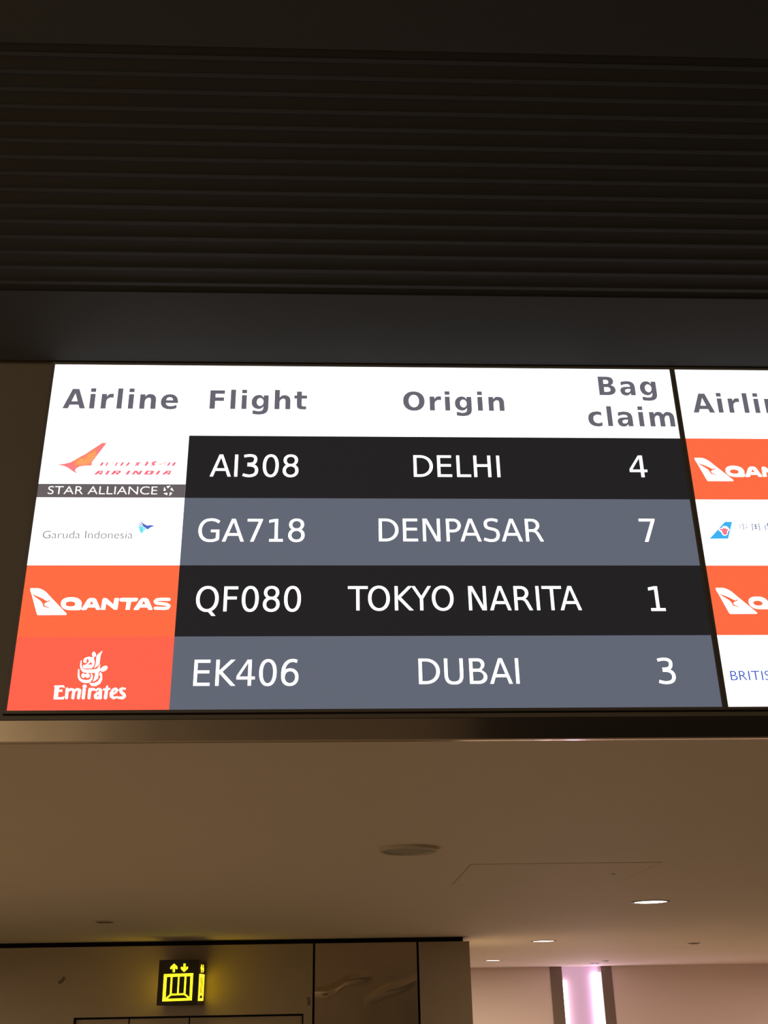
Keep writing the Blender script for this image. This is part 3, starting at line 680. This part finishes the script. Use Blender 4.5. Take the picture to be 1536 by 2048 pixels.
# second display: blue fin with a red flower; blue lettering
C = px_plane(2, 1400, 1020, 11.294); C3 = px_plane(3, 1400, 1020, 11.294); C4 = px_plane(4, 1400, 1020, 11.294)
MB().poly([[(560, 270), (722, 272), (632, 650), (212, 655)]], C).build('tail_fin_emblem', E_sky, tl2[1])
MB().poly([[(520, 368), (600, 375), (655, 430), (660, 465), (625, 490), (612, 560), (560, 592), (510, 570), (472, 505), (412, 462), (445, 420), (480, 420)]], C3).build('flower_outline', E_glyph, tl2[1])
fw_ = MB()
lets(fw_, [[(440, 440), (475, 425), (500, 440), (520, 400), (545, 425), (575, 400), (585, 440), (632, 432), (620, 475), (605, 490), (608, 545), (565, 578), (525, 560), (495, 510), (488, 470), (450, 465)]], C4)
fw_.build('flower', E_rose, tl2[1])
hz = MB()
for pts, wd in (([(893, 345), (908, 412), (1055, 408), (1045, 340), (893, 345)], 11), ([(962, 305), (990, 460)], 13),
                ([(1172, 308), (1190, 462)], 17), ([(1172, 312), (1325, 312)], 6), ([(1322, 308), (1348, 462)], 17), ([(1190, 456), (1345, 456)], 6),
                ([(1210, 335), (1290, 335)], 12), ([(1215, 380), (1300, 380)], 12), ([(1215, 425), (1305, 425)], 12), ([(1245, 335), (1262, 425)], 22),
                ([(1450, 322), (1600, 322)], 8), ([(1520, 300), (1524, 345)], 20), ([(1462, 350), (1482, 460)], 16), ([(1465, 350), (1590, 350)], 10), ([(1500, 385), (1570, 385)], 10),
                ([(1500, 425), (1575, 425)], 10), ([(1530, 350), (1545, 455)], 12), ([(1590, 350), (1608, 460)], 14)):
    hz.stroke(pts, wd, C)
hz.build('lettering', E_hanzi, tl2[1])
tk = MB()
for pts in ([(930, 545), (934, 580)], [(1070, 535), (1078, 590)], [(1100, 545), (1110, 595)], [(1236, 540), (1240, 556)], [(1385, 575), (1388, 590)], [(1474, 550), (1480, 580)]):
    tk.stroke(pts, 9, C)
tk.build('faint_lettering', emit('screen_lettering_faint', srgb(196, 190, 194), 1.0, False), tl2[1])
text('lettering', 'BRITISH AIRWAYS', (1462, 1360.6), (1527.2, 1360.6), 1342, 1360.8, E_navy, tl2[3], bold=-0.004, ref='BRITI')

# ------------------------------------------------------------------ fittings in the pale ceiling
def px_m(px, py):                                  # metres per photo pixel sideways at a ceiling point
    a, b = on_ceil(px-5, py), on_ceil(px+5, py); return (a-b).length/10
def downlight(px, py, wpx, label, share=1.0):
    c = on_ceil(px, py); r = wpx*px_m(px, py)/2
    t = thing('recessed_downlight', label, 'ceiling light', (c.x, c.y, H), 'round downlights in the pale ceiling')
    MB().lathe([(r*1.15, 0.0), (r*1.15, -0.002), (r*1.02, -0.003), (r*0.98, -0.002), (r*0.98, 0.0)], (c.x, c.y, H)).build('trim_ring', M_dark_ring, t, True)
    MB().lathe([(r*0.98, -0.0012), (r*0.9, -0.0018), (r*0.5, -0.0022), (0.0005, -0.0024)], (c.x, c.y, H)).build('lamp_lens', M_lamp, t, True)
    ld = bpy.data.lights.new('downlight_beam', 'AREA'); ld.shape = 'DISK'; ld.size = r*1.8; ld.energy = DOWNLIGHT_W*share; ld.color = (1.0, 0.79, 0.55)
    lo = bpy.data.objects.new('downlight_beam', ld); COL.objects.link(lo); lo.parent = t; lo.location = (0, 0, -0.022)
downlight(1301, 1803.5, 62, 'nearest and largest lit downlight, right of the ceiling hatch', 0.35)
downlight(1087, 1882, 40, 'middle lit downlight, in line above the pink column', 1.3)
downlight(986, 1920.5, 27, 'smallest lit downlight, just past the end of the lift wall', 1.9)
def pod(name, px, py, wpx, material, label, cat, hgt):
    c = on_ceil(px, py); r = wpx*px_m(px, py)/2
    t = thing(name, label, cat, (c.x, c.y, H))
    return t, c, r
t, c, r = pod('ceiling_speaker', 818, 1696.5, 118, None, 'round greyish mesh speaker set flush in the ceiling below the flight screen', 'speaker', 0)
MB().lathe([(r*1.0, 0.0), (r*1.0, -0.008), (r*0.93, -0.011), (r*0.90, -0.006), (r*0.90, 0.0)], (c.x, c.y, H)).build('rim', M_white_ring, t, True)
MB().lathe([(r*0.90, -0.005), (r*0.5, -0.008), (0.0005, -0.009)], (c.x, c.y, H)).build('grille', M_grille, t, True)
pts = {}
c = on_ceil(1388, 1886.5)
def detector(px, py, wpx, label):
    c = on_ceil(px, py); r = wpx*px_m(px, py)/2
    t = thing('smoke_detector', label, 'detector', (c.x, c.y, H), 'small detectors on the ceiling')
    MB().lathe([(r, 0.0), (r, -0.003), (r*0.8, -0.004)], (c.x, c.y, H), 32).build('base', M_pilaster, t, True)
    MB().lathe([(r*0.8, -0.004), (r*0.55, -0.008), (0.0005, -0.009)], (c.x, c.y, H), 32).build('sensor_head', M_dark_ring, t, True)
detector(1388, 1886, 22, 'small dark ceiling detector right of the middle downlight')
detector(1189, 1926.5, 16, 'tiny ceiling detector directly over the pink column')
detector(1211, 1921.5, 12, 'tiny pale ceiling detector just right of the one over the pink column')
# access hatch: four seams and a lock
hl = [on_ceil(x, y) for x, y in ((910, 1767), (1232, 1765), (1300, 1725), (940, 1729))]
hx0 = hl[0].x; hx1 = on_ceil(1232, 1765).x; hy0, hy1 = on_ceil(1070, 1727).y, on_ceil(1070, 1766).y
hx0 = (on_ceil(910, 1767).x+on_ceil(940, 1729).x)/2
t = thing('ceiling_hatch', 'flush square access hatch in the ceiling with one dark lock', 'hatch', ((hx0+hx1)/2, (hy0+hy1)/2, H))
MB().box(hx0, hx1, hy0, hy1, H-0.0012, H+0.001).build('hatch_panel', M_ceiling, t)
sm = MB(); sw = 0.004
sm.box(hx0-sw, hx0, hy0, hy1, H-0.0008, H+0.001); sm.box(hx1, hx1+sw, hy0, hy1, H-0.0008, H+0.001)
sm.box(hx0-sw, hx1+sw, hy0-sw, hy0, H-0.0008, H+0.001); sm.box(hx0-sw, hx1+sw, hy1, hy1+sw*2, H-0.0008, H+0.001)
sm.build('seam', M_seam, t)
lk = on_ceil(1238, 1747)
MB().lathe([(0.007, 0.0), (0.007, -0.002), (0.0005, -0.003)], (lk.x-0.02, lk.y, H), 20).build('lock', M_screw, t)
# small slot vent at the left
c = on_ceil(209, 1843); hw = 15*px_m(209, 1843)
t = thing('ceiling_slot', 'small dark slot in the ceiling left above the lift sign', 'vent', (c.x, c.y, H))
MB().box(c.x-hw, c.x+hw, c.y-0.05, c.y+0.05, H-0.004, H+0.001).build('slot_plate', M_seam, t)
MB().box(c.x-hw*0.9, c.x+hw*0.9, c.y-0.03, c.y+0.03, H-0.006, H-0.004).build('slot_opening', M_dark_ring, t)

# ------------------------------------------------------------------ lift sign: a cube lantern on the lift wall
ra, rb = ray(395.5, 1965), ray(409.5, 1965)
YS = YF*(rb.x/rb.y)/(ra.x/ra.y)
def on_sign(px, py): p = on_y(px, py, YS); return p
sx0 = (on_sign(318.3, 1920.5).x+on_sign(313, 2011.9).x)/2; sx1 = on_sign(395.5, 1965).x
sz1 = (on_sign(318.3, 1920.5).z+on_sign(397, 1918.5).z)/2; sz0 = (on_sign(313, 2011.9).z+on_sign(393, 2009).z)/2
print('sign', sx0, sx1, YS, YF, sz0, sz1)
sg = thing('lift_sign', 'black cube lift sign with glowing yellow lift car and arrows', 'sign', ((sx0+sx1)/2, (YS+YF)/2, sz0))
MB().box(sx0, sx1, YS, YF-0.001, sz0, sz1).build('sign_box', M_signbox, sg, bevel=0.004)
def pictogram(place):
    """lift car with two arrows, drawn in zoomed photo pixels"""
    ar = [MB(), MB()]; car = MB()
    lets(ar[0], [[(598, 688), (662, 748), (668, 790), (645, 805), (616, 775), (612, 862), (570, 866), (568, 775), (538, 808), (516, 790), (524, 755)]], place)
    lets(ar[1], [[(800, 862), (740, 802), (734, 765), (756, 750), (786, 778), (790, 688), (832, 688), (832, 778), (866, 745), (884, 762), (876, 795)]], place)
    lets(car, [[[(390, 905), (988, 885), (958, 1440), (355, 1462)], [(448, 962), (932, 944), (912, 1395), (420, 1410)]]], place)
    for a, b, wd in (((548, 955), (526, 1325), 36), ((694, 950), (672, 1315), 30), ((832, 945), (810, 1310), 36), ((522, 1325), (818, 1312), 34), ((530, 1322), (432, 1408), 34), ((808, 1312), (905, 1395), 34)):
        car.stroke([a, b], wd, place, False)
    return ar, car
Zc = 10.24
def front(p): q = on_sign(290+p[0]/Zc, 1860+p[1]/Zc); return Vector((q.x, YS-0.002, q.z))
ar, car = pictogram(front)
car.build('lift_car_symbol', M_yellow, sg)
for a_ in ar: a_.build('arrow', M_yellow, sg)
cxs = (sx0+sx1)/2
def side(sign):
    xs = sx1+0.002 if sign > 0 else sx0-0.002
    def f(p):
        q = front(p); return Vector((xs, (YS+YF)/2 + sign*(q.x-cxs)*0.96*(YF-YS)/(sx1-sx0), q.z))
    return f
for s_ in (1, -1):
    ar, car = pictogram(side(s_))
    car.build('lift_car_symbol', M_amber, sg)
    for a_ in ar: a_.build('arrow', M_amber, sg)
# scuffs on the lift wall
for pts_, wd in (([(117, 1966), (125, 1961), (129, 1954)], [4, 6, 4]), ([(616, 1994), (618, 2002), (617, 2011)], [3, 6, 4])):
    def wallp(p): q = on_y(p[0], p[1], YF); return Vector((q.x, YF-0.001, q.z))
    o = MB().poly([pen(pts_, max(wd))], wallp).build('scuff', M_stain); 
    o.parent = wo; o.location = o.location - wo.location
